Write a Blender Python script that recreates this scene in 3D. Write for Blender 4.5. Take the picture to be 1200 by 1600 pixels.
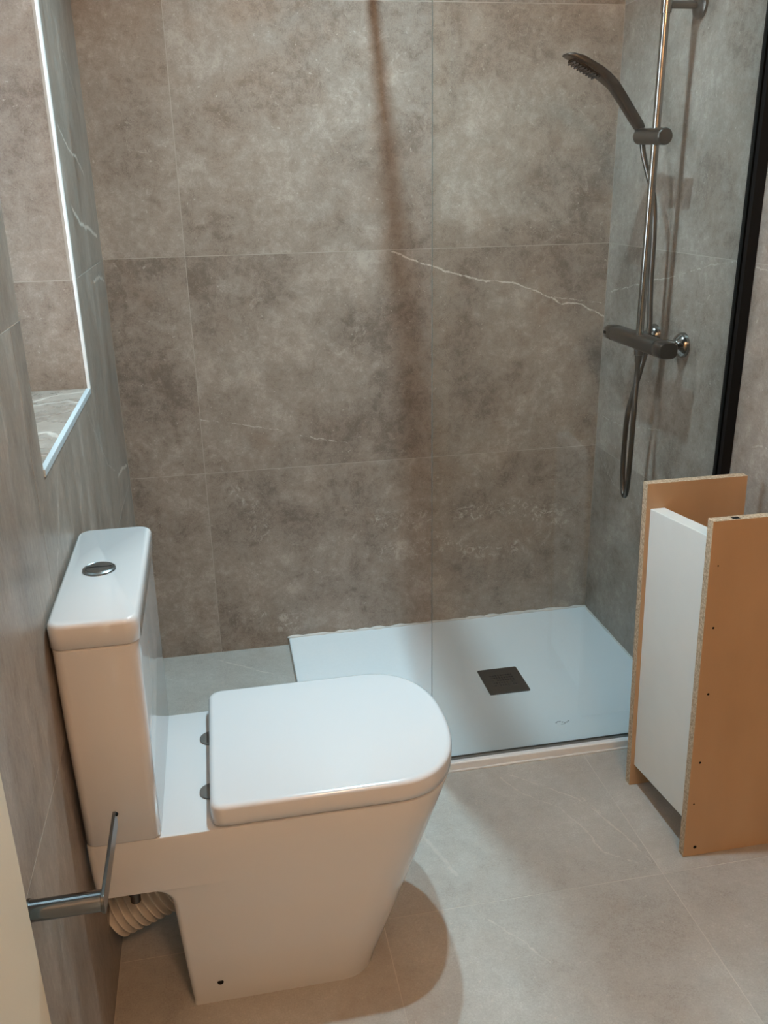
import bpy, bmesh, math, random
from mathutils import Vector, Matrix
random.seed(7)
for o in list(bpy.data.objects): bpy.data.objects.remove(o)
S = bpy.context.scene
COL = S.collection

# ------------------------------------------------------------------ camera
F_PX, YAW, PITCH, ROLL = 1382.13, 0.1839, -0.356, -0.0194
CAM = Vector((0.2692, -2.4733, 1.3521))
def cam_axes():
    fwd = Vector((math.sin(YAW)*math.cos(PITCH), math.cos(YAW)*math.cos(PITCH), math.sin(PITCH)))
    right = Vector((math.cos(YAW), -math.sin(YAW), 0))
    up = right.cross(fwd)
    c, s = math.cos(ROLL), math.sin(ROLL)
    return right*c + up*s, up*c - right*s, fwd
cd = bpy.data.cameras.new('camera'); cam = bpy.data.objects.new('camera', cd); COL.objects.link(cam)
r_, u_, f_ = cam_axes()
cam.matrix_world = Matrix(((r_.x, u_.x, -f_.x, CAM.x), (r_.y, u_.y, -f_.y, CAM.y), (r_.z, u_.z, -f_.z, CAM.z), (0, 0, 0, 1)))
cd.sensor_fit = 'VERTICAL'; cd.sensor_height = 36; cd.sensor_width = 27; cd.lens = F_PX/1600*36
cd.clip_start = 0.02
S.camera = cam
# ------------------------------------------------------------------ light and exposure
wd = bpy.data.worlds.new('world'); S.world = wd; wd.use_nodes = True
wd.node_tree.nodes['Background'].inputs[0].default_value = (0.75, 0.88, 1.0, 1)
wd.node_tree.nodes['Background'].inputs[1].default_value = 9.5
LIGHT_X = 0.668
DOWNLIGHTS = ((LIGHT_X, -1.06), (LIGHT_X, -0.58))
DOWN_COL = (0.64, 0.97, 1.12); DOWN_W = (8.3, 10.2); DOWN_SPREAD = 125
WARM_COL = (1.0, 0.595, 0.345); WARM_STR = 80
WARM_POS = (0.62, -2.95, 2.20)
S.view_settings.view_transform = 'Standard'; S.view_settings.look = 'None'
S.view_settings.gamma = 1; S.view_settings.use_curve_mapping = False
S.view_settings.exposure = 0.07

# ------------------------------------------------------------------ measures
W, H = 1.4003, 2.38
YD = -1.637            # tiled left wall ends at the door casing
YF = -3.2              # wall behind the photographer
Z2, T = 0.5798, 0.6
NY0, NY1, NZ0, NZ1 = -0.55, -1.13, 0.958, 2.1    # window recess

# ------------------------------------------------------------------ materials
def new_mat(name):
    m = bpy.data.materials.new(name); m.use_nodes = True
    nt = m.node_tree
    return m, nt, nt.nodes['Principled BSDF']
def simple(name, col, rough=0.5, metal=0.0, coat=0.0, spec=0.5, noise=0.0, nscale=60, bump=0.0):
    m, nt, b = new_mat(name)
    b.inputs['Base Color'].default_value = (*col, 1); b.inputs['Roughness'].default_value = rough
    b.inputs['Metallic'].default_value = metal; b.inputs['Coat Weight'].default_value = coat
    b.inputs['Coat Roughness'].default_value = 0.06
    b.inputs['Specular IOR Level'].default_value = spec
    tc = nt.nodes.new('ShaderNodeTexCoord')
    n = nt.nodes.new('ShaderNodeTexNoise'); n.inputs['Scale'].default_value = nscale; n.inputs['Detail'].default_value = 6
    nt.links.new(tc.outputs['Object'], n.inputs['Vector'])
    if noise:
        mx = nt.nodes.new('ShaderNodeMix'); mx.data_type = 'RGBA'
        mx.inputs[6].default_value = (*[c*(1-noise) for c in col], 1); mx.inputs[7].default_value = (*[min(1, c*(1+noise)) for c in col], 1)
        nt.links.new(n.outputs['Fac'], mx.inputs[0]); nt.links.new(mx.outputs[2], b.inputs['Base Color'])
    if bump:
        bp = nt.nodes.new('ShaderNodeBump'); bp.inputs['Strength'].default_value = bump; bp.inputs['Distance'].default_value = 0.001
        nt.links.new(n.outputs['Fac'], bp.inputs['Height']); nt.links.new(bp.outputs[0], b.inputs['Normal'])
    return m

def tile_material(name, veins, seed, vein_w=0.0022, tint=(1, 1, 1), stretch=(1, 1, 1), rough=0.42, contrast=1.0):
    """taupe stone-look porcelain: clouds, grain, pale specks and a few printed veins (world-space polylines)"""
    m, nt, b = new_mat(name)
    N, L = nt.nodes.new, nt.links.new
    geo = N('ShaderNodeNewGeometry'); oi = N('ShaderNodeObjectInfo')
    off = N('ShaderNodeVectorMath'); off.operation = 'SCALE'; off.inputs[0].default_value = (37.0, 53.0, 71.0)
    L(oi.outputs['Random'], off.inputs['Scale'])
    pos = N('ShaderNodeVectorMath'); pos.operation = 'MULTIPLY_ADD'
    L(geo.outputs['Position'], pos.inputs[0]); pos.inputs[1].default_value = stretch; L(off.outputs[0], pos.inputs[2])
    def noise(scale, detail, rgh, dist=0.0, src=pos):
        n = N('ShaderNodeTexNoise'); n.inputs['Scale'].default_value = scale; n.inputs['Detail'].default_value = detail
        n.inputs['Roughness'].default_value = rgh; n.inputs['Distortion'].default_value = dist
        L(src.outputs[0], n.inputs['Vector']); return n.outputs['Fac']
    def math_(op, a, bb=None, c=None, clamp=False):
        n = N('ShaderNodeMath'); n.operation = op; n.use_clamp = clamp
        for i, v in enumerate((a, bb, c)):
            if v is None: continue
            if isinstance(v, (int, float)): n.inputs[i].default_value = v
            else: L(v, n.inputs[i])
        return n.outputs[0]
    def ramp(fac, lo, hi, a=0.0, bb=1.0):
        n = N('ShaderNodeMapRange'); n.interpolation_type = 'SMOOTHSTEP'
        n.inputs[1].default_value = lo; n.inputs[2].default_value = hi; n.inputs[3].default_value = a; n.inputs[4].default_value = bb
        L(fac, n.inputs[0]); return n.outputs[0]
    def mix(fac, ca, cb):
        n = N('ShaderNodeMix'); n.data_type = 'RGBA'
        for i, v in ((0, fac), (6, ca), (7, cb)):
            if isinstance(v, tuple): n.inputs[i].default_value = (*v, 1)
            elif isinstance(v, (int, float)): n.inputs[i].default_value = v
            else: L(v, n.inputs[i])
        return n.outputs[2]
    dark = (0.165*tint[0], 0.132*tint[1], 0.107*tint[2]); mid = (0.285*tint[0], 0.243*tint[1], 0.205*tint[2]); lite = (0.425*tint[0], 0.378*tint[1], 0.33*tint[2])
    big = noise(2.6, 5, 0.6, 0.4); med = noise(9, 9, 0.66, 0.7); fine = noise(42, 9, 0.8, 0.4); grain = noise(330, 4, 0.7)
    v = math_('MULTIPLY_ADD', big, 0.55*contrast, 0.0)
    v = math_('MULTIPLY_ADD', med, 0.42*contrast, v)
    v = math_('MULTIPLY_ADD', fine, 0.52*contrast, v)
    v = math_('MULTIPLY_ADD', grain, 0.26, v)
    c0 = 0.745*contrast + 0.13
    f1 = ramp(v, c0-0.17, c0+0.02); f2 = ramp(v, c0-0.01, c0+0.19)
    col = mix(f1, dark, mid); col = mix(f2, col, lite)
    # rusty brown blotches
    rb = ramp(noise(4.3, 4, 0.6, 0.5), 0.56, 0.72)
    col = mix(math_('MULTIPLY', rb, 0.35), col, (0.235*tint[0], 0.17*tint[1], 0.125*tint[2]))
    # pale specks and crumbly patches
    sp = ramp(noise(95, 3, 0.65), 0.665, 0.72)
    col = mix(math_('MULTIPLY', sp, 0.55), col, (0.52, 0.47, 0.41))
    cr = math_('MULTIPLY', ramp(noise(22, 9, 0.82, 1.4), 0.54, 0.66), ramp(noise(3.4, 3, 0.5), 0.47, 0.62))
    col = mix(math_('MULTIPLY', cr, 0.6), col, (0.47, 0.415, 0.355))
    # printed veins
    if veins:
        dn = N('ShaderNodeTexNoise'); dn.inputs['Scale'].default_value = 26; dn.inputs['Detail'].default_value = 6; dn.inputs['Roughness'].default_value = 0.65
        L(geo.outputs['Position'], dn.inputs['Vector'])
        ds = N('ShaderNodeVectorMath'); ds.operation = 'MULTIPLY_ADD'
        L(dn.outputs['Color'], ds.inputs[0]); ds.inputs[1].default_value = (0.022,)*3; ds.inputs[2].default_value = (-0.011,)*3
        pp = N('ShaderNodeVectorMath'); pp.operation = 'ADD'; L(geo.outputs['Position'], pp.inputs[0]); L(ds.outputs[0], pp.inputs[1])
        total = None
        for line, w, k, *crumb in veins:
            dmin = None
            for a, c in zip(line, line[1:]):
                a = Vector(a); c = Vector(c); ba = c - a
                pa = N('ShaderNodeVectorMath'); pa.operation = 'SUBTRACT'; L(pp.outputs[0], pa.inputs[0]); pa.inputs[1].default_value = a
                dt = N('ShaderNodeVectorMath'); dt.operation = 'DOT_PRODUCT'; L(pa.outputs[0], dt.inputs[0]); dt.inputs[1].default_value = ba/ba.length_squared
                h = math_('MULTIPLY', dt.outputs['Value'], 1.0, clamp=True)
                sc = N('ShaderNodeVectorMath'); sc.operation = 'SCALE'; sc.inputs[0].default_value = ba; L(h, sc.inputs['Scale'])
                df = N('ShaderNodeVectorMath'); df.operation = 'DISTANCE'; L(pa.outputs[0], df.inputs[0]); L(sc.outputs[0], df.inputs[1])
                dmin = df.outputs['Value'] if dmin is None else math_('MINIMUM', dmin, df.outputs['Value'])
            mk = math_('MULTIPLY', ramp(dmin, w*0.35, w, 1.0, 0.0), k)
            if crumb: mk = math_('MULTIPLY', mk, ramp(noise(30, 9, 0.85, 1.6), 0.50, 0.60))
            total = mk if total is None else math_('MAXIMUM', total, mk)
        brk = ramp(noise(40, 4, 0.6), 0.32, 0.5, 0.35, 1.0)
        col = mix(math_('MULTIPLY', total, brk), col, (0.66, 0.61, 0.54))
    L(col, b.inputs['Base Color'])
    L(ramp(med, 0.35, 0.7, rough-0.06, rough+0.08), b.inputs['Roughness'])
    b.inputs['Specular IOR Level'].default_value = 0.5
    bp = N('ShaderNodeBump'); bp.inputs['Strength'].default_value = 0.12; bp.inputs['Distance'].default_value = 0.001
    L(fine, bp.inputs['Height']); L(bp.outputs[0], b.inputs['Normal'])
    return m

back_veins = [
    ([(0.765,0,1.176),(0.815,0,1.154),(0.888,0,1.129),(0.962,0,1.106),(1.046,0,1.085),(1.113,0,1.081),(1.2,0,1.049),(1.27,0,1.013),(1.32,0,1.013),(1.402,0,0.971)], 0.0033, 0.75),
    ([(1.24,0,1.034),(1.389,0,1.012)], 0.002, 0.5),
    ([(0.205,0,0.741),(0.435,0,0.693)], 0.002, 0.5), ([(0.49,0,0.674),(0.629,0,0.639)], 0.0022, 0.6),
    ([(0.98,0,0.385),(1.06,0,0.40),(1.17,0,0.395),(1.23,0,0.36),(1.30,0,0.345)], 0.040, 0.6, 1),
    ([(0.98,0,0.265),(1.06,0,0.25),(1.16,0,0.262)], 0.034, 0.55, 1), ([(0.30,0,0.52),(0.34,0,0.46),(0.36,0,0.38)], 0.04, 0.45, 1),
    ([(0.72,0,0.40),(0.80,0,0.37),(0.86,0,0.385)], 0.045, 0.45, 1), ([(0.74,0,0.28),(0.95,0,0.30)], 0.045, 0.45, 1), ([(0.30,0,0.10),(0.45,0,0.08)], 0.05, 0.45, 1), ([(1.20,0,1.185),(1.25,0,1.21),(1.35,0,1.20)], 0.0016, 0.3)]
right_veins = [
    ([(W,-0.015,1.043),(W,-0.193,1.082),(W,-0.298,1.104),(W,-0.411,1.127),(W,-0.552,1.161),(W,-0.654,1.176),(W,-0.771,1.17)], 0.0024, 0.5),
    ([(W,-0.02,0.68),(W,-0.163,0.683),(W,-0.387,0.728)], 0.002, 0.4), ([(W,-0.80,0.80),(W,-0.95,0.83)], 0.003, 0.4),
    ([(W,-0.03,0.56),(W,-0.14,0.50),(W,-0.27,0.48)], 0.002, 0.35)]
left_veins = [
    ([(0,-0.49,1.47),(0,-0.36,1.425),(0,-0.27,1.42),(0,-0.17,1.385)], 0.0042, 0.75),
    ([(0,-0.44,1.315),(0,-0.34,1.28),(0,-0.20,1.265),(0,-0.06,1.24)], 0.0065, 0.85),
    ([(0,-0.24,1.145),(0,-0.12,1.15),(0,-0.02,1.125)], 0.0055, 0.75),
    ([(0,-0.25,0.67),(0,-0.14,0.655),(0,-0.03,0.632)], 0.006, 0.8), ([(0,-0.62,0.925),(0,-0.42,0.75),(0,-0.30,0.70)], 0.003, 0.4),
    ([(0,-1.02,0.93),(0,-1.09,0.84),(0,-1.17,0.78)], 0.004, 0.4), ([(0,-0.42,1.75),(0,-0.26,1.62),(0,-0.08,1.52)], 0.003, 0.5)]
sill_veins = [
    ([(-0.10,-0.66,NZ0),(-0.06,-0.60,NZ0),(0.0,-0.58,NZ0)], 0.006, 0.8), ([(-0.12,-0.70,NZ0),(-0.03,-0.66,NZ0),(0.0,-0.69,NZ0)], 0.006, 0.7),
    ([(-0.10,-0.93,NZ0),(-0.03,-0.90,NZ0),(0.0,-0.95,NZ0)], 0.007, 0.6)]
floor_veins = [
    ([(0.86,-0.775,0),(0.885,-0.835,0),(0.955,-0.905,0),(0.985,-0.985,0),(0.995,-1.06,0),(1.05,-1.11,0)], 0.0026, 0.34),
    ([(0.885,-0.77,0),(0.945,-0.825,0),(1.01,-0.885,0),(1.045,-0.97,0),(1.075,-1.06,0)], 0.0028, 0.42),
    ([(0.70,-1.19,0),(0.745,-1.25,0),(0.78,-1.31,0)], 0.0026, 0.3), ([(0.60,-0.80,0),(0.635,-0.95,0),(0.67,-1.06,0)], 0.006, 0.2),
    ([(1.02,-0.88,0),(1.06,-1.01,0),(1.085,-1.13,0)], 0.0022, 0.35), ([(0.20,-0.05,0),(0.36,-0.17,0)], 0.004, 0.4)]
M_BACK = tile_material('taupe_tile_back', back_veins, 1, tint=(1.0, 0.975, 0.95))
M_RIGHT = tile_material('taupe_tile_right', right_veins, 2)
M_LEFT = tile_material('taupe_tile_left', left_veins, 3, stretch=(1, 2.6, 0.8), rough=0.36)
M_SILL = tile_material('taupe_tile_sill', sill_veins, 4, rough=0.3)
M_FLOOR = tile_material('taupe_tile_floor', floor_veins, 5, tint=(1.38, 1.55, 1.68), contrast=0.38, rough=0.40)
M_GROUT = simple('grout', (0.40, 0.36, 0.31), 0.9, noise=0.15, nscale=30)
M_GROUT_F = simple('floor_grout', (0.50, 0.475, 0.43), 0.9, noise=0.25, nscale=9)
M_PAINT = simple('cream_paint', (0.74, 0.66, 0.52), 0.55, noise=0.03, nscale=8)
M_CEIL = simple('white_ceiling', (0.78, 0.77, 0.74), 0.8, noise=0.02, nscale=8)
M_TRIM = simple('white_trim', (0.82, 0.84, 0.83), 0.35, noise=0.03, nscale=90)
M_SILLEDGE = simple('blue_grey_trim', (0.50, 0.57, 0.60), 0.3)
M_CERAMIC = simple('white_ceramic', (0.60, 0.605, 0.61), 0.12, coat=0.5)
M_LID = simple('white_seat_plastic', (0.61, 0.615, 0.625), 0.18, coat=0.3)
M_TRAY = simple('white_resin', (0.76, 0.785, 0.80), 0.42, noise=0.03, nscale=140, bump=0.05)
M_SEAL = simple('silicone', (0.62, 0.60, 0.57), 0.5, noise=0.15, nscale=60)
M_GUN = simple('gunmetal', (0.150, 0.138, 0.125), 0.30, metal=1.0, noise=0.05, nscale=200)
M_GUN_D = simple('gunmetal_dark', (0.075, 0.070, 0.064), 0.34, metal=1.0, noise=0.05, nscale=200)
M_GUNPOL = simple('gunmetal_polished', (0.30, 0.285, 0.265), 0.16, metal=1.0)
M_POST = simple('smoked_chrome', (0.20, 0.20, 0.205), 0.14, metal=1.0)
M_HINGE = simple('grey_hinge', (0.17, 0.165, 0.155), 0.35, metal=0.4)
M_BUTTON = simple('dull_chrome', (0.26, 0.265, 0.26), 0.3, metal=1.0, noise=0.3, nscale=160)
M_STEEL = simple('chrome', (0.42, 0.43, 0.43), 0.16, metal=1.0)
M_BRONZE = simple('bronze_steel', (0.125, 0.108, 0.092), 0.4, metal=1.0, noise=0.1, nscale=150)
M_BLACK = simple('black_aluminium', (0.006, 0.006, 0.006), 0.6, spec=0.15)
M_RUBBER = simple('grey_rubber', (0.05, 0.05, 0.05), 0.6)
M_SEALSTRIP = simple('grey_seal', (0.17, 0.195, 0.205), 0.4)
M_HOLE = simple('dark_hole', (0.01, 0.009, 0.008), 0.9, spec=0.1)
M_PIPE = simple('ivory_plastic', (0.68, 0.63, 0.56), 0.45)
M_PRINT = simple('grey_print', (0.16, 0.17, 0.17), 0.6)
M_MELA = simple('white_melamine', (0.70, 0.71, 0.68), 0.45, noise=0.04, nscale=14)
M_EDGEGLASS = simple('glass_edge', (0.13, 0.145, 0.13), 0.15, spec=0.5)
# raw chipboard faces / edges
def board_mats():
    m, nt, b = new_mat('brown_fibreboard'); N, L = nt.nodes.new, nt.links.new
    tc = N('ShaderNodeTexCoord'); n = N('ShaderNodeTexNoise'); n.inputs['Scale'].default_value = 5; n.inputs['Detail'].default_value = 8
    mp = N('ShaderNodeMapping'); mp.inputs['Scale'].default_value = (1, 1, 0.35)
    L(tc.outputs['Object'], mp.inputs[0]); L(mp.outputs[0], n.inputs['Vector'])
    cr = N('ShaderNodeValToRGB'); cr.color_ramp.elements[0].position = 0.3; cr.color_ramp.elements[1].position = 0.72
    cr.color_ramp.elements[0].color = (0.40, 0.26, 0.145, 1); cr.color_ramp.elements[1].color = (0.50, 0.335, 0.195, 1)
    L(n.outputs['Fac'], cr.inputs[0]); L(cr.outputs[0], b.inputs['Base Color']); b.inputs['Roughness'].default_value = 0.5
    e, nt, b = new_mat('chipboard_edge'); N, L = nt.nodes.new, nt.links.new
    tc = N('ShaderNodeTexCoord'); v = N('ShaderNodeTexNoise'); v.inputs['Scale'].default_value = 210; v.inputs['Detail'].default_value = 5; v.inputs['Roughness'].default_value = 0.75
    L(tc.outputs['Object'], v.inputs['Vector'])
    cr = N('ShaderNodeValToRGB'); cr.color_ramp.elements[0].position = 0.36; cr.color_ramp.elements[1].position = 0.62
    cr.color_ramp.elements[0].color = (0.25, 0.17, 0.10, 1); cr.color_ramp.elements[1].color = (0.60, 0.475, 0.34, 1)
    L(v.outputs['Fac'], cr.inputs[0]); L(cr.outputs[0], b.inputs['Base Color']); b.inputs['Roughness'].default_value = 0.85
    bp = N('ShaderNodeBump'); bp.inputs['Strength'].default_value = 0.5; bp.inputs['Distance'].default_value = 0.001
    L(v.outputs['Fac'], bp.inputs['Height']); L(bp.outputs[0], b.inputs['Normal'])
    return m, e
M_MDF, M_CHIP = board_mats()
def glass_mat(name, tint, rough=0.0):
    m = bpy.data.materials.new(name); m.use_nodes = True; nt = m.node_tree; nt.nodes.clear(); N, L = nt.nodes.new, nt.links.new
    out = N('ShaderNodeOutputMaterial'); t = N('ShaderNodeBsdfTransparent'); t.inputs[0].default_value = (*tint, 1)
    g = N('ShaderNodeBsdfGlossy'); g.inputs['Roughness'].default_value = rough
    fr = N('ShaderNodeFresnel'); fr.inputs[0].default_value = 1.45; mx = N('ShaderNodeMixShader')
    L(fr.outputs[0], mx.inputs[0]); L(t.outputs[0], mx.inputs[1]); L(g.outputs[0], mx.inputs[2]); L(mx.outputs[0], out.inputs[0])
    return m
M_GLASS = glass_mat('clear_glass', (0.985, 0.995, 0.99))
def emit(name, col, st):
    m = bpy.data.materials.new(name); m.use_nodes = True; nt = m.node_tree; nt.nodes.clear()
    o = nt.nodes.new('ShaderNodeOutputMaterial'); e = nt.nodes.new('ShaderNodeEmission')
    e.inputs[0].default_value = (*col, 1); e.inputs[1].default_value = st; nt.links.new(e.outputs[0], o.inputs[0]); return m

# ------------------------------------------------------------------ builders
def obj(name, bm, mat, parent=None, smooth=None, bevel=0.0, segs=2, mats=None):
    bmesh.ops.recalc_face_normals(bm, faces=bm.faces[:])
    me = bpy.data.meshes.new(name); bm.to_mesh(me); bm.free()
    for mm in (mats or [mat]): me.materials.append(mm)
    if smooth is not None:
        for p in me.polygons: p.use_smooth = True
        me.set_sharp_from_angle(angle=math.radians(smooth))
    o = bpy.data.objects.new(name, me); COL.objects.link(o)
    if parent: o.parent = parent
    if bevel:
        b = o.modifiers.new('bevel', 'BEVEL'); b.width = bevel; b.segments = segs; b.limit_method = 'ANGLE'; b.angle_limit = math.radians(35)
        b.harden_normals = smooth is not None
    return o
def tag(o, label, cat, group=None):
    o['label'] = label; o['category'] = cat
    if group: o['group'] = group
    return o
def thing(name, label, cat, loc=(0, 0, 0), group=None):
    o = bpy.data.objects.new(name, None); o.empty_display_size = 0.05; COL.objects.link(o); o.location = loc
    return tag(o, label, cat, group)
def struct(o): o['kind'] = 'structure'; return o
def box(bm, x0, x1, y0, y1, z0, z1):
    v = [bm.verts.new((x, y, z)) for x in (x0, x1) for y in (y0, y1) for z in (z0, z1)]
    for q in ((0,1,3,2),(4,6,7,5),(0,4,5,1),(2,3,7,6),(0,2,6,4),(1,5,7,3)): bm.faces.new([v[i] for i in q])
def boxes(*bs):
    bm = bmesh.new()
    for b in bs: box(bm, *b)
    return bm
def prism(poly, to3, d0, d1):
    """extrude a 2D polygon between depths d0 and d1; to3(u, v, d) gives the point"""
    bm = bmesh.new()
    a = [bm.verts.new(to3(u, v, d0)) for u, v in poly]; b = [bm.verts.new(to3(u, v, d1)) for u, v in poly]
    bm.faces.new(a); bm.faces.new(b[::-1]); n = len(poly)
    for i in range(n): bm.faces.new((a[i], b[i], b[(i+1) % n], a[(i+1) % n]))
    return bm
def loft(rings, bm=None, cap=True):
    bm = bm or bmesh.new()
    R = [[bm.verts.new(p) for p in r] for r in rings]; n = len(R[0])
    for a, b in zip(R, R[1:]):
        for i in range(n): bm.faces.new((a[i], a[(i+1) % n], b[(i+1) % n], b[i]))
    if cap: bm.faces.new(R[0][::-1]); bm.faces.new(R[-1])
    return bm
def frame_of(d):
    d = d.normalized(); h = Vector((0, 0, 1)) if abs(d.z) < 0.9 else Vector((0, 1, 0))
    a = d.cross(h).normalized(); return a, d.cross(a).normalized()
def lathe(base, axis, prof, n=32, bm=None):
    """prof: list of (distance along axis, radius)"""
    base, axis = Vector(base), Vector(axis).normalized(); a, b = frame_of(axis)
    return loft([[base + axis*t + (a*math.cos(2*math.pi*i/n) + b*math.sin(2*math.pi*i/n))*max(r, 1e-4) for i in range(n)] for t, r in prof], bm)
def cyl(p0, p1, r, n=24, bm=None, ch=0.0):
    p0, p1 = Vector(p0), Vector(p1); l = (p1-p0).length
    pr = [(0, r-ch), (ch, r), (l-ch, r), (l, r-ch)] if ch else [(0, r), (l, r)]
    return lathe(p0, p1-p0, pr, n, bm)
def smooth_path(pts, k=8):
    P = [Vector(p) for p in pts]; Q = [P[0]*2-P[1]] + P + [P[-1]*2-P[-2]]; out = []
    for i in range(1, len(Q)-2):
        for j in range(k):
            t = j/k; a, b, c, d = Q[i-1], Q[i], Q[i+1], Q[i+2]
            out.append(0.5*((2*b) + (c-a)*t + (2*a-5*b+4*c-d)*t*t + (3*b-a-3*c+d)*t**3))
    return out + [P[-1]]
def tube(path, r, n=14, bm=None, radii=None):
    rings = []; a = None
    for i, p in enumerate(path):
        d = (path[min(i+1, len(path)-1)] - path[max(i-1, 0)]).normalized()
        if a is None: a, _ = frame_of(d)
        a = (a - d*a.dot(d)).normalized(); b = d.cross(a); rr = radii[i] if radii else r
        rings.append([p + (a*math.cos(2*math.pi*k/n) + b*math.sin(2*math.pi*k/n))*rr for k in range(n)])
    return loft(rings, bm)
def rrect(x0, x1, y0, y1, r, n=6):
    out = []
    for cx, cy, s in ((x1-r, y1-r, 0), (x0+r, y1-r, 1), (x0+r, y0+r, 2), (x1-r, y0+r, 3)):
        for i in range(n+1):
            t = math.pi/2*(s + i/n); out.append((cx + r*math.cos(t), cy + r*math.sin(t)))
    return out
def inset_ring(poly, cx, cy, d):
    """move points toward the centre by about d on each axis"""
    xs = [p[0] for p in poly]; ys = [p[1] for p in poly]
    hx = (max(xs)-min(xs))/2; hy = (max(ys)-min(ys))/2; mx = (max(xs)+min(xs))/2; my = (max(ys)+min(ys))/2
    return [(mx + (x-mx)*(hx-d)/hx, my + (y-my)*(hy-d)/hy) for x, y in poly]

# ------------------------------------------------------------------ the room
G, TH = 0.0009, 0.008          # half joint, tile thickness (tile faces lie on the room planes)
GR = 0.0003                    # how far the grout lies behind the tile face
wall_back = struct(obj('wall_back', boxes((-0.3, W+0.15, GR, 0.12, -0.1, H+0.1)), M_GROUT))
wall_right = struct(obj('wall_right', boxes((W+GR, W+0.12, YF, 0.0, -0.1, H+0.1)), M_GROUT))
wl = boxes((-0.30, -GR, NY0+GR, 0.0, -0.1, H+0.1), (-0.30, -GR, NY1-GR, NY0+GR, -0.1, NZ0-0.010), (-0.30, -GR, NY1-GR, NY0+GR, NZ1, H+0.1), (-0.30, -GR, YD, NY1-GR, -0.1, H+0.1))
wall_left = struct(obj('wall_left', wl, M_GROUT))
wall_left_paint = struct(obj('wall_left', boxes((-0.30, -0.004, YF, -2.50, -0.1, H+0.1), (-0.30, -0.004, -2.50, YD, 2.08, H+0.1)), M_PAINT))
wall_front = struct(obj('wall_front', boxes((-0.3, W+0.15, YF-0.12, YF, -0.1, H+0.1)), M_PAINT))
floor = struct(obj('floor', boxes((-0.3, W+0.15, YF-0.1, 0.12, -0.1, -GR)), M_GROUT_F))
ceiling = struct(obj('ceiling', boxes((-0.3, W+0.15, YF-0.1, 0.12, H, H+0.1)), M_CEIL))
rows = [(0.0, Z2), (Z2, Z2+T), (Z2+T, Z2+2*T), (Z2+2*T, H)]
X1 = 0.2097
for z0, z1 in rows:
    for x0, x1 in ((0.0, X1), (X1, W)):
        obj('tile', boxes((x0+G, x1-G, 0.0, TH, z0+G, z1-G)), M_BACK, wall_back)
    for y0, y1 in ((-1.2, 0.0), (-2.4, -1.2), (YF, -2.4)):
        obj('tile', boxes((W, W+TH, y0+G, y1-G, z0+G, z1-G)), M_RIGHT, wall_right)
to_left = lambda y, z, d: (d, y, z)
def left_tile(poly): obj('tile', prism(poly, to_left, -TH, 0.0), M_LEFT, wall_left)
def rect(y0, y1, z0, z1): return [(y0+G, z0+G), (y1-G, z0+G), (y1-G, z1-G), (y0+G, z1-G)]
YJ = -1.2
left_tile(rect(YJ, 0, 0, Z2)); left_tile(rect(YD, YJ, 0, Z2))
z0, z1 = rows[1]
left_tile([(YJ+G, z0+G), (-G, z0+G), (-G, z1-G), (NY0, z1-G), (NY0, NZ0-0.010), (NY1, NZ0-0.010), (NY1, z1-G), (YJ+G, z1-G)]); left_tile(rect(YD, YJ, z0, z1))
z0, z1 = rows[2]
left_tile(rect(NY0, 0, z0, z1)); left_tile(rect(YD, NY1, z0, z1))
z0, z1 = rows[3]
left_tile([(YJ+G, z0+G), (NY1, z0+G), (NY1, NZ1), (NY0, NZ1), (NY0, z0+G), (-G, z0+G), (-G, z1-G), (YJ+G, z1-G)]); left_tile(rect(YD, YJ, z0, z1))
# recess linings
for z0, z1 in ((NZ0, Z2+T), (Z2+T, Z2+2*T), (Z2+2*T, NZ1)):
    obj('tile', boxes((-0.26, -0.0085, NY0, NY0+TH, z0+G, z1-G)), M_BACK, wall_left)
    obj('tile', boxes((-0.26, -0.0085, NY1-TH, NY1, z0+G, z1-G)), M_BACK, wall_left)
obj('sill_tile', boxes((-0.26, -0.006, NY1+0.001, NY0-0.001, NZ0-0.010, NZ0)), M_SILL, wall_left)
obj('sill_edge', boxes((-0.006, 0.003, NY1-0.002, NY0+0.004, NZ0-0.011, NZ0+0.0006)), M_SILLEDGE, wall_left, bevel=0.001)
obj('corner_strip', boxes((-0.003, 0.003, NY0-0.002, NY0+0.008, NZ0, NZ1)), M_TRIM, wall_left, bevel=0.001)
win = struct(obj('window_1', boxes((-0.30, -0.255, NY1, NY1+0.05, NZ0, NZ1), (-0.30, -0.255, NY0-0.05, NY0, NZ0, NZ1), (-0.30, -0.255, NY1+0.05, NY0-0.05, NZ0, NZ0+0.05), (-0.30, -0.255, NY1+0.05, NY0-0.05, NZ1-0.05, NZ1)), M_TRIM))
obj('pane', boxes((-0.282, -0.276, NY1+0.05, NY0-0.05, NZ0+0.05, NZ1-0.05)), M_GLASS, win)
# floor tiles
xs = [0.0, 0.4968, 1.0891, W]; ys = [0.0, -1.1473, -2.3473, YF]
for x0, x1 in zip(xs, xs[1:]):
    for y1, y0 in zip(ys, ys[1:]):
        obj('tile', boxes((x0+G, x1-G, y0+G, y1-G, -TH, 0.0)), M_FLOOR, floor)
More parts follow.
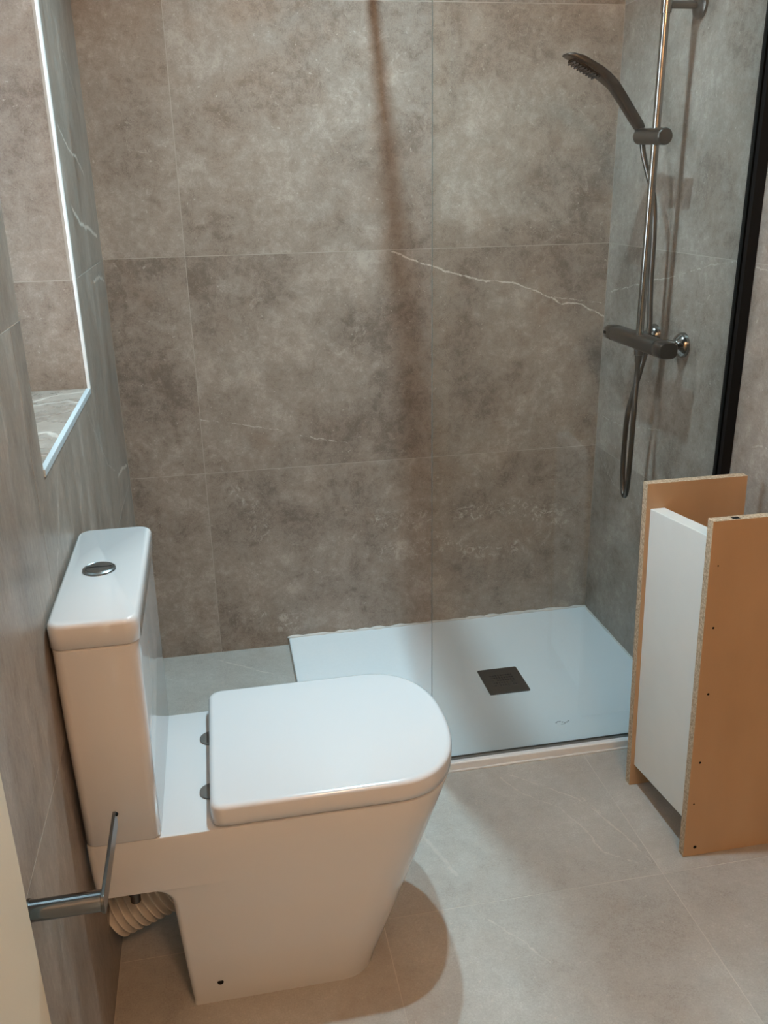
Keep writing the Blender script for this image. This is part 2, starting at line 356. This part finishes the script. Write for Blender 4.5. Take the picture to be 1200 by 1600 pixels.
# door casing and leaf on the left wall, beside the photographer
casing = struct(obj('trim_1', boxes((-0.004, 0.012, YD-0.24, YD, 0.0, 2.12), (-0.004, 0.012, -2.50, -2.425, 0.0, 2.12), (-0.004, 0.012, -2.425, YD-0.24, 2.045, 2.12)), M_PAINT, bevel=0.003))
door = struct(obj('door_1', boxes((-0.06, -0.02, -2.425, YD-0.24, 0.006, 2.045)), M_PAINT))
dh = cyl((-0.02, -2.35, 1.03), (0.035, -2.35, 1.03), 0.010); cyl((0.035, -2.35, 1.03), (0.035, -2.23, 1.03), 0.009, bm=dh)
obj('door_handle', dh, M_STEEL, door, smooth=40)

# ------------------------------------------------------------------ lamps
for i, (x, y) in enumerate(DOWNLIGHTS):
    lab = ('small round recessed ceiling downlight above the toilet', 'small round recessed ceiling downlight above the shower screen')[i]
    t = thing('recessed_downlight', lab, 'light', (x, y, H), 'ceiling downlights')
    obj('rim', lathe((0, 0, 0), (0, 0, -1), [(0, 0.05), (0.005, 0.048), (0.006, 0.036), (0.004, 0.036)], 32), M_TRIM, t, smooth=40)
    bm = bmesh.new(); bmesh.ops.create_circle(bm, cap_ends=True, radius=0.020, segments=24)
    l = obj('lens', bm, emit('downlight_glow', DOWN_COL, 30), t); l.location.z = -0.0065
    ld = bpy.data.lights.new('downlight_beam', 'AREA'); ld.shape = 'DISK'; ld.size = 0.040; ld.energy = DOWN_W[i]; ld.color = DOWN_COL; ld.spread = math.radians(DOWN_SPREAD)
    lo = bpy.data.objects.new('downlight_beam', ld); COL.objects.link(lo); lo.parent = t; lo.location.z = -0.009
t = thing('ceiling_globe_lamp', 'warm opal globe lamp hanging from the ceiling near the cream wall', 'light', (WARM_POS[0], WARM_POS[1], H))
obj('rose', lathe((0, 0, 0), (0, 0, -1), [(0, 0.06), (0.015, 0.055), (0.02, 0.012), (0.09, 0.012)], 28), M_STEEL, t, smooth=40)
bm = bmesh.new(); bmesh.ops.create_uvsphere(bm, u_segments=24, v_segments=14, radius=0.10)
g = obj('globe', bm, emit('warm_glow', WARM_COL, WARM_STR), t, smooth=60); g.location.z = WARM_POS[2] - H

# ------------------------------------------------------------------ shower tray
TX0, TY, TZ = 0.419, -0.7272, 0.0250
tray = thing('shower_tray', 'white low rectangular shower tray with bronze drain cover', 'shower tray', (0, 0, 0))
DX0, DX1, DY0, DY1 = 0.931, 1.050, -0.457, -0.325
bm = boxes((TX0, W-0.001, TY, -0.001, 0.0, TZ-0.001)); 
obj('tray_base', bm, M_TRAY, tray, bevel=0.003)
# skim on top with a square opening for the drain
obj('tray_surface', boxes((TX0+0.004, DX0, TY+0.004, -0.004, TZ-0.001, TZ), (DX1, W-0.004, TY+0.004, -0.004, TZ-0.001, TZ), (DX0, DX1, TY+0.004, DY0, TZ-0.001, TZ), (DX0, DX1, DY1, -0.004, TZ-0.001, TZ)), M_TRAY, tray)
dc = obj('drain_cover', prism(rrect(DX0+0.0015, DX1-0.0015, DY0+0.0015, DY1-0.0015, 0.004, 3), lambda u, v, d: (u, v, d), TZ-0.001, TZ+0.0025), M_BRONZE, tray)
bm = bmesh.new(); rnd = random.Random(3)
cx, cy = (DX0+DX1)/2, (DY0+DY1)/2
for r in range(5):
    for c in range(9):
        x = cx - 0.030 + c*0.0075; y = cy + 0.026 - r*0.013
        w_, h_ = rnd.choice(((0.0018, 0.0048), (0.0028, 0.0022), (0.0022, 0.0038), (0.003, 0.003)))
        if rnd.random() < 0.14: continue
        box(bm, x-w_, x+w_, y-h_, y+h_, TZ+0.0025, TZ+0.0029)
obj('drain_slots', bm, M_HOLE, dc)
bm = bmesh.new(); lx, ly = 1.076, -0.619     # small printed mark
for k in range(7):
    a = -0.018 + k*0.0056; box(bm, lx+a, lx+a+0.0042, ly+0.004*math.sin(k*1.1)-0.0014, ly+0.004*math.sin(k*1.1)+0.0014, TZ, TZ+0.0003)
box(bm, lx-0.006, lx+0.006, ly-0.010, ly-0.0085, TZ, TZ+0.0003)
obj('printed_mark', bm, M_PRINT, tray)
# uneven grout/silicone along wall and foot
def bead(p0, p1, r, amp, seed):
    rn = random.Random(seed); p0, p1 = Vector(p0), Vector(p1); n = 60
    pts = [p0.lerp(p1, i/n) for i in range(n+1)]
    return tube(pts, r, 8, radii=[max(0.0012, r*(1 + amp*rn.uniform(-1, 1.3))) for _ in pts])
obj('sealant', bead((TX0-0.004, -0.001, TZ+0.001), (W-0.002, -0.001, TZ+0.001), 0.0045, 0.6, 1), M_SEAL, tray, smooth=60)
obj('sealant', bead((W-0.001, -0.002, TZ), (W-0.001, -0.70, TZ), 0.003, 0.3, 2), M_SEAL, tray, smooth=60)
obj('sealant', bead((TX0, TY, 0.001), (W-0.003, TY, 0.001), 0.0035, 0.3, 3), M_SEAL, tray, smooth=60)
obj('sealant', bead((TX0, TY, 0.001), (TX0, -0.002, 0.001), 0.003, 0.3, 4), M_SEAL, tray, smooth=60)

# ------------------------------------------------------------------ glass screen
GX, GY, GT, GH = 0.7032, -0.712, 0.003, 2.0
scr = thing('shower_screen', 'clear fixed glass shower screen with black wall profile', 'shower screen', (W, GY, TZ))
def at(o, org=None): return o
def shift(bm, org):
    bmesh.ops.translate(bm, verts=bm.verts[:], vec=-Vector(org)); return bm
SO = (W, GY, TZ)
obj('glass_pane', shift(boxes((GX+0.0006, W-0.004, GY-GT, GY+GT, TZ+0.004, GH)), SO), M_GLASS, scr)
obj('polished_edge', shift(boxes((GX, GX+0.0005, GY-GT, GY+GT, TZ+0.004, GH)), SO), M_EDGEGLASS, scr)
obj('bottom_seal', shift(boxes((GX, W-0.004, GY-0.004, GY+0.004, TZ+0.0003, TZ+0.006)), SO), M_SEALSTRIP, scr)
obj('wall_profile', shift(boxes((W-0.024, W-0.0008, GY-0.016, GY-GT-0.0005, TZ+0.0005, GH+0.005), (W-0.024, W-0.0008, GY+GT+0.0005, GY+0.016, TZ+0.0005, GH+0.005), (W-0.0035, W-0.0008, GY-GT-0.0005, GY+GT+0.0005, TZ+0.0005, GH+0.005)), SO), M_BLACK, scr)
BX = GX + 0.002
bm = cyl((BX, GY-0.02, GH-0.012), (BX, -0.001, GH-0.012), 0.009, 20)
cyl((BX, -0.012, GH-0.012), (BX, -0.001, GH-0.012), 0.019, 20, bm); box(bm, BX-0.014, BX+0.014, GY-0.014, GY+0.014, GH-0.035, GH+0.006)
obj('support_bar', shift(bm, SO), M_BLACK, scr)

# ------------------------------------------------------------------ shower column
RX, RY = 1.315, -0.400
VZ, VX = 0.966, 1.322
col = thing('shower_column', 'gunmetal thermostatic shower column on tiled wall', 'shower', (RX, RY, VZ)); CO = (RX, RY, VZ)
def part(name, bm, mat, parent=col, org=CO, smooth=40, **k): return obj(name, shift(bm, org), mat, parent, smooth=smooth, **k)
part('riser_rail', cyl((RX, RY, VZ+0.015), (RX, RY, 1.705), 0.0095, 24), M_GUNPOL)
part('riser_rail', cyl((RX, RY, 1.695), (RX, RY, 1.765), 0.0125, 24), M_GUNPOL)
bm = cyl((RX, RY, 1.712), (W-0.001, RY, 1.712), 0.008, 20); lathe((W-0.001, RY, 1.712), (-1, 0, 0), [(0, 0.029), (0.006, 0.029), (0.011, 0.022), (0.013, 0.010)], 28, bm)
part('wall_bracket', bm, M_GUN)
part('rail_cap', lathe((RX, RY, 1.765), (0, 0, 1), [(0, 0.0125), (0.004, 0.0125), (0.006, 0.010)], 24), M_GUN)
# thermostatic valve: flattened bar along the wall
Y0, Y1 = -0.222, -0.542
def sec(y, s, n=28):
    out = []
    for i in range(n):
        t = 2*math.pi*i/n; c, q = math.cos(t), math.sin(t)
        out.append((VX + 0.024*s*math.copysign(abs(c)**0.62, c), y, VZ + 0.0195*s*math.copysign(abs(q)**0.62, q)))
    return out
val = part('thermostatic_valve', loft([sec(-0.262, 0.97), sec(-0.265, 1), sec(-0.495, 1), sec(-0.497, 0.97)]), M_GUN)
def sub(name, bm, mat, **k): return obj(name, shift(bm, CO), mat, val, smooth=40, **k)
kb = loft([sec(-0.499, 0.95), sec(-0.501, 1.0), sec(Y1+0.004, 1.0), sec(Y1, 0.93)]); sub('temperature_knob', kb, M_GUN_D)
ka = loft([sec(-0.260, 0.95), sec(-0.258, 1.0), sec(Y0-0.004, 0.96), sec(Y0, 0.88)]); 
sub('flow_knob', ka, M_GUN)
box_n = boxes((VX-0.0245, VX-0.0180, Y0-0.018, Y0-0.004, VZ-0.0035, VZ+0.0035)); sub('grip_notch', box_n, M_HOLE)
for yy in (-0.468, -0.318):
    bm = lathe((W-0.001, yy, VZ-0.001), (-1, 0, 0), [(0, 0.031), (0.006, 0.031), (0.016, 0.026), (0.023, 0.016), (0.026, 0.014), (0.042, 0.014), (0.043, 0.017), (0.060, 0.017)], 28)
    sub('escutcheon', bm, M_GUNPOL)
sub('hose_outlet', lathe((VX, RY+0.010, VZ-0.012), (0, 0, -1), [(0, 0.012), (0.022, 0.012), (0.023, 0.0095), (0.040, 0.009)], 20), M_GUN)
# slider
bm = cyl((RX-0.002, -0.322, 1.446), (RX-0.002, -0.452, 1.440), 0.0185, 28, ch=0.002)
part('slider', bm, M_GUN)
# hand shower, resting in the slider
HY = -0.318
hs = thing('hand_shower', 'gunmetal hand shower head resting tilted in the rail slider', 'shower head', (1.318, HY, 1.455)); HO = (1.318, HY, 1.455)
path = [((1.316, 1.462), 0.0100, 0.0100), ((1.309, 1.471), 0.0118, 0.0115), ((1.300, 1.482), 0.0122, 0.0118), ((1.262, 1.530), 0.0130, 0.0120), ((1.243, 1.553), 0.0140, 0.0125), ((1.233, 1.563), 0.0165, 0.0120),
        ((1.215, 1.576), 0.0230, 0.0112), ((1.196, 1.588), 0.0275, 0.0105), ((1.150, 1.612), 0.0285, 0.0080), ((1.128, 1.619), 0.0260, 0.0055), ((1.116, 1.621), 0.0190, 0.0030)]
rings = []
for i, ((x, z), wy, wz) in enumerate(path):
    a = path[max(i-1, 0)][0]; b = path[min(i+1, len(path)-1)][0]; d = Vector((b[0]-a[0], 0, b[1]-a[1])).normalized(); nrm = Vector((-d.z, 0, d.x)) * -1
    ring = []
    for k in range(24):
        t = 2*math.pi*k/24; c, q = math.cos(t), math.sin(t)
        ring.append(Vector((x, HY, z)) + Vector((0, wy*math.copysign(abs(c)**0.42, c), 0)) + nrm*wz*math.copysign(abs(q)**0.42, q))
    rings.append(ring)
hb = part('handle', loft(rings), M_GUN_D, hs, HO, smooth=50)
fd = Vector((1.136-1.200, 0, 1.6145-1.583)).normalized(); fn = Vector((-fd.z, 0, fd.x))
if fn.z > 0: fn = -fn
fc = Vector((1.168, HY, 1.601)) + fn*0.0085
def face_pt(u, v, d): return fc + fd*u + Vector((0, v, 0)) + fn*d
part('spray_plate', prism(rrect(-0.038, 0.038, -0.023, 0.023, 0.008, 4), face_pt, -0.003, 0.003), M_HOLE, hs, HO)
bm = bmesh.new()
for a in range(9):
    for b in range(5):
        p = face_pt(-0.033 + a*0.00825, -0.018 + b*0.009, 0.003); cyl(p, p + fn*0.0045, 0.0021, 6, bm)
part('nozzles', bm, M_RUBBER, hs, HO)
hp = smooth_path([(1.317, -0.322, 1.462), (1.321, -0.330, 1.41), (1.331, -0.345, 1.36), (1.345, -0.358, 1.30), (1.350, -0.363, 1.22), (1.352, -0.365, 1.10), (1.355, -0.372, 0.97), (1.338, -0.372, 0.88), (1.320, -0.362, 0.78), (1.318, -0.360, 0.66),
                  (1.316, -0.372, 0.580), (1.315, -0.388, 0.552), (1.315, -0.401, 0.580), (1.315, -0.404, 0.66), (1.317, -0.401, 0.78), (VX, RY+0.010, 0.87), (VX, RY+0.010, 0.918)], 8)
part('hose', tube(hp, 0.0068, 14), M_GUN, smooth=60)
# ------------------------------------------------------------------ toilet
TC = -1.122
toi = thing('toilet', 'white close-coupled ceramic toilet with closed lid standing below the window recess', 'toilet', (0.30, TC, 0)); TO = (0.30, TC, 0)
def tp(name, bm, mat, parent=toi, smooth=35, **k): return obj(name, shift(bm, TO), mat, parent, smooth=smooth, **k)
def dsec(xb, xf, hw, a, z, ex=2.4, rb=0.012, n=20):
    """D-shaped plan ring: square back at xb, super-elliptic front of length a reaching xf"""
    pts = []
    for i in range(5):                                  # back near corner, from back edge to side
        t = math.pi/2*i/4; pts.append((xb + rb - rb*math.cos(t), TC - hw + rb - rb*math.sin(t)))
    x_s = xf - a
    pts.append((xb + rb + (x_s-xb-rb)*0.5, TC - hw))
    for i in range(2*n+1):
        t = -math.pi/2 + math.pi*i/(2*n); c, s = math.cos(t), math.sin(t)
        pts.append((x_s + a*abs(c)**(2/ex), TC + hw*math.copysign(abs(s)**(2/ex), s)))
    pts.append((xb + rb + (x_s-xb-rb)*0.5, TC + hw))
    for i in range(5):
        t = math.pi/2*(1-i/4); pts.append((xb + rb - rb*math.cos(t), TC + hw - rb + rb*math.sin(t)))
    return [(x, y, z) for x, y in pts]
def blerp(z):   # bowl outline by height
    k = z/0.392
    xf = 0.478 + (0.6235-0.478)*k**0.97; hw = 0.147 + (0.1755-0.147)*k**0.8; a = 0.085 + 0.045*k
    return xf, hw, a
rings = []
def bow(z, xb, d=0.0, rb=0.010):
    xf, hw, a = blerp(z); rings.append(dsec(xb+d, xf-d, hw-d, a, z, 2.5, rb))
xf, hw, a = blerp(0.0)
rings.append(dsec(0.137, xf+0.001, hw, a, 0.0, 2.6, 0.006)); bow(0.012, 0.137)
for z in (0.03, 0.08, 0.13, 0.18, 0.22, 0.245): bow(z, 0.137 - 0.012*(z/0.245))
for i in range(1, 7):
    t = math.pi/2*i/6; bow(0.245 + 0.038*math.sin(t), 0.125 - 0.038*(1-math.cos(t)))
bow(0.2835, 0.012, rb=0.006); bow(0.288, 0.008, rb=0.010); bow(0.33, 0.006, rb=0.012); bow(0.388, 0.006, rb=0.012); bow(0.3915, 0.006, 0.0012, 0.012); bow(0.3925, 0.006, 0.0035, 0.012)
bowl = tp('bowl', loft(rings), M_CERAMIC, smooth=50)
for s in (-1, 1):
    xx = 0.186; zz = 0.050; yy = TC + s*(blerp(zz)[1] + 0.0002)
    tp('fixing_hole', cyl((xx, yy, zz), (xx, yy - s*0.004, zz), 0.0055, 16), M_HOLE, bowl)
# cistern
CW = 0.186
def csec(x0, x1, hw, z, r=0.020): return [(x, y, z) for x, y in rrect(x0, x1, TC-hw, TC+hw, r, 6)]
cis = tp('cistern', loft([csec(0.012, 0.118, CW-0.010, 0.3932, 0.012), csec(0.008, 0.122, CW-0.006, 0.398, 0.014), csec(0.005, 0.124, CW-0.003, 0.60, 0.016), csec(0.005, 0.1255, CW-0.001, 0.740, 0.018), csec(0.008, 0.1225, CW-0.004, 0.7425, 0.018)]), M_CERAMIC, smooth=45)
cl = tp('cistern_lid', loft([csec(0.006, 0.1255, CW-0.002, 0.7430, 0.018), csec(0.003, 0.1290, CW+0.001, 0.7455, 0.020), csec(0.003, 0.1295, CW+0.002, 0.776, 0.021), csec(0.005, 0.1275, CW, 0.7815, 0.020), csec(0.009, 0.1235, CW-0.004, 0.7840, 0.018)]), M_CERAMIC, cis, smooth=60)
tp('flush_button', lathe((0.058, TC, 0.7838), (0, 0, 1), [(0, 0.026), (0.003, 0.0255), (0.0045, 0.023), (0.0035, 0.0215), (0.0050, 0.0200), (0.0054, 0.001)], 32), M_BUTTON, cis)
tp('button_groove', boxes((0.058-0.0195, 0.058+0.0195, TC-0.0007, TC+0.0007, 0.7888, 0.7894)), M_HOLE, cis)
# seat and lid
lid_r = []
LF, LH = 0.627, 0.177
for z, d in ((0.3972, 0.002), (0.3982, 0.0005), (0.410, 0.0), (0.4275, 0.0), (0.4315, 0.0012), (0.4345, 0.0045), (0.4355, 0.009)):
    lid_r.append(dsec(0.200+d, LF-d, LH-d, 0.132, z, 2.4, 0.020))
sl = tp('seat_lid', loft(lid_r), M_LID, smooth=60)
tp('seat_ring', loft([dsec(0.204, LF-0.010, LH-0.007, 0.128, 0.3930, 2.4, 0.016), dsec(0.204, LF-0.010, LH-0.007, 0.128, 0.3970, 2.4, 0.016)]), M_LID, smooth=45)
for yy in (TC+0.078, TC-0.078):
    tp('hinge', lathe((0.201, yy, 0.3926), (0, 0, 1), [(0, 0.0205), (0.0030, 0.0205), (0.0042, 0.018), (0.0046, 0.001)], 24), M_HINGE)
# ribbed waste pipe and fixing bolt under the cistern
p0, p1 = Vector((0.0008, TC, 0.118)), Vector((0.165, TC, 0.188)); n = 250; pts = [p0.lerp(p1, i/n) for i in range(n+1)]
rad = [0.056 + 0.0065*math.sin(2*math.pi*i/n*12.5) for i in range(n+1)]
tp('waste_pipe', tube(pts, 0.058, 36, radii=rad), M_PIPE, smooth=60)
tp('fixing_bolt', lathe((0.062, TC-0.130, 0.2835), (0, 0, -1), [(0, 0.012), (0.030, 0.012), (0.0305, 0.0085), (0.048, 0.0085), (0.050, 0.005)], 14), M_BRONZE)
# ------------------------------------------------------------------ paper holder
PY, PZ = -1.606, 0.567
ph = thing('toilet_roll_holder', 'dark chrome toilet roll holder without roll beside the cream door casing', 'roll holder', (0, PY, PZ)); PO = (0, PY, PZ)
bm = cyl((0.0008, PY, PZ), (0.084, PY, PZ), 0.0125, 32)
obj('post', shift(bm, PO), M_POST, ph, smooth=40)
obj('wall_plate', shift(cyl((0.0004, PY, PZ), (0.004, PY, PZ), 0.0145, 32), PO), M_GUN, ph, smooth=40)
bm = prism(rrect(PY-0.013, PY+0.150, PZ-0.0125, PZ+0.0125, 0.008, 5), lambda u, v, d: (d, u, v), 0.0842, 0.0884)
obj('arm', shift(bm, PO), M_GUN, ph, smooth=40, bevel=0.0008)
obj('end_dot', shift(cyl((0.0880, PY+0.143, PZ+0.008), (0.0890, PY+0.143, PZ+0.010), 0.003, 12), PO), M_HOLE, ph)
# ------------------------------------------------------------------ boxing of raw boards
bx = thing('board_carcass', 'open upright carcass of brown fibreboard sides joined by white panel', 'carcass', (1.25, -0.98, 0)); BO = (1.25, -0.98, 0)
LEAN = -0.022
def panel(name, x0, x1, y0, y1, z0, z1, zt0=None):
    """out-of-square board: the top leans by LEAN; faces +-y brown, edges raw"""
    bm = boxes((x0, x1, y0, y1, z0, z1))
    for v in bm.verts: v.co.x += LEAN*v.co.z/0.76
    bm.normal_update(); bmesh.ops.recalc_face_normals(bm, faces=bm.faces[:]); bm.normal_update()
    for f in bm.faces: f.material_index = 0 if abs(f.normal.y) > 0.8 else 1
    return obj(name, shift(bm, BO), None, bx, bevel=0.0006, segs=1, mats=[M_MDF, M_CHIP])
FB = -1.112
b1 = panel('side_board', 1.148, 1.376, -0.866, -0.846, 0.0, 0.757)
b2 = panel('side_board', 1.153, 1.380, FB, FB+0.019, 0.0, 0.765)
bm = boxes((1.157, 1.190, FB+0.0192, -0.8662, 0.0, 1.0))
for v in bm.verts:
    fr = (v.co.y - (FB+0.0192))/(-0.8662 - FB - 0.0192); top = v.co.z > 0.5
    v.co.z = (0.728 + (0.701-0.728)*fr) if top else (0.086 + (0.057-0.086)*fr)
    v.co.x += LEAN*v.co.z/0.76
obj('white_panel', shift(bm, BO), M_MELA, bx, bevel=0.001, segs=1)
def px_hole(x, z, r): obj('screw_hole', shift(cyl((x, FB-0.0004, z), (x, FB+0.0001, z), r, 10), BO), M_HOLE, b2)
bx['label'] = 'open upright carcass of brown fibreboard sides joined by white panel'
for x, z, r in ((1.151, 0.675, 0.0016), (1.157, 0.545, 0.0024), (1.164, 0.398, 0.0026), (1.165, 0.237, 0.0026), (1.163, 0.135, 0.0018), (1.178, 0.022, 0.0038)): px_hole(x, z, r)
bm = boxes((1.172, 1.186, FB+0.003, FB+0.012, 0.7652, 0.7656)); obj('pencil_mark', shift(bm, BO), M_HOLE, b2)
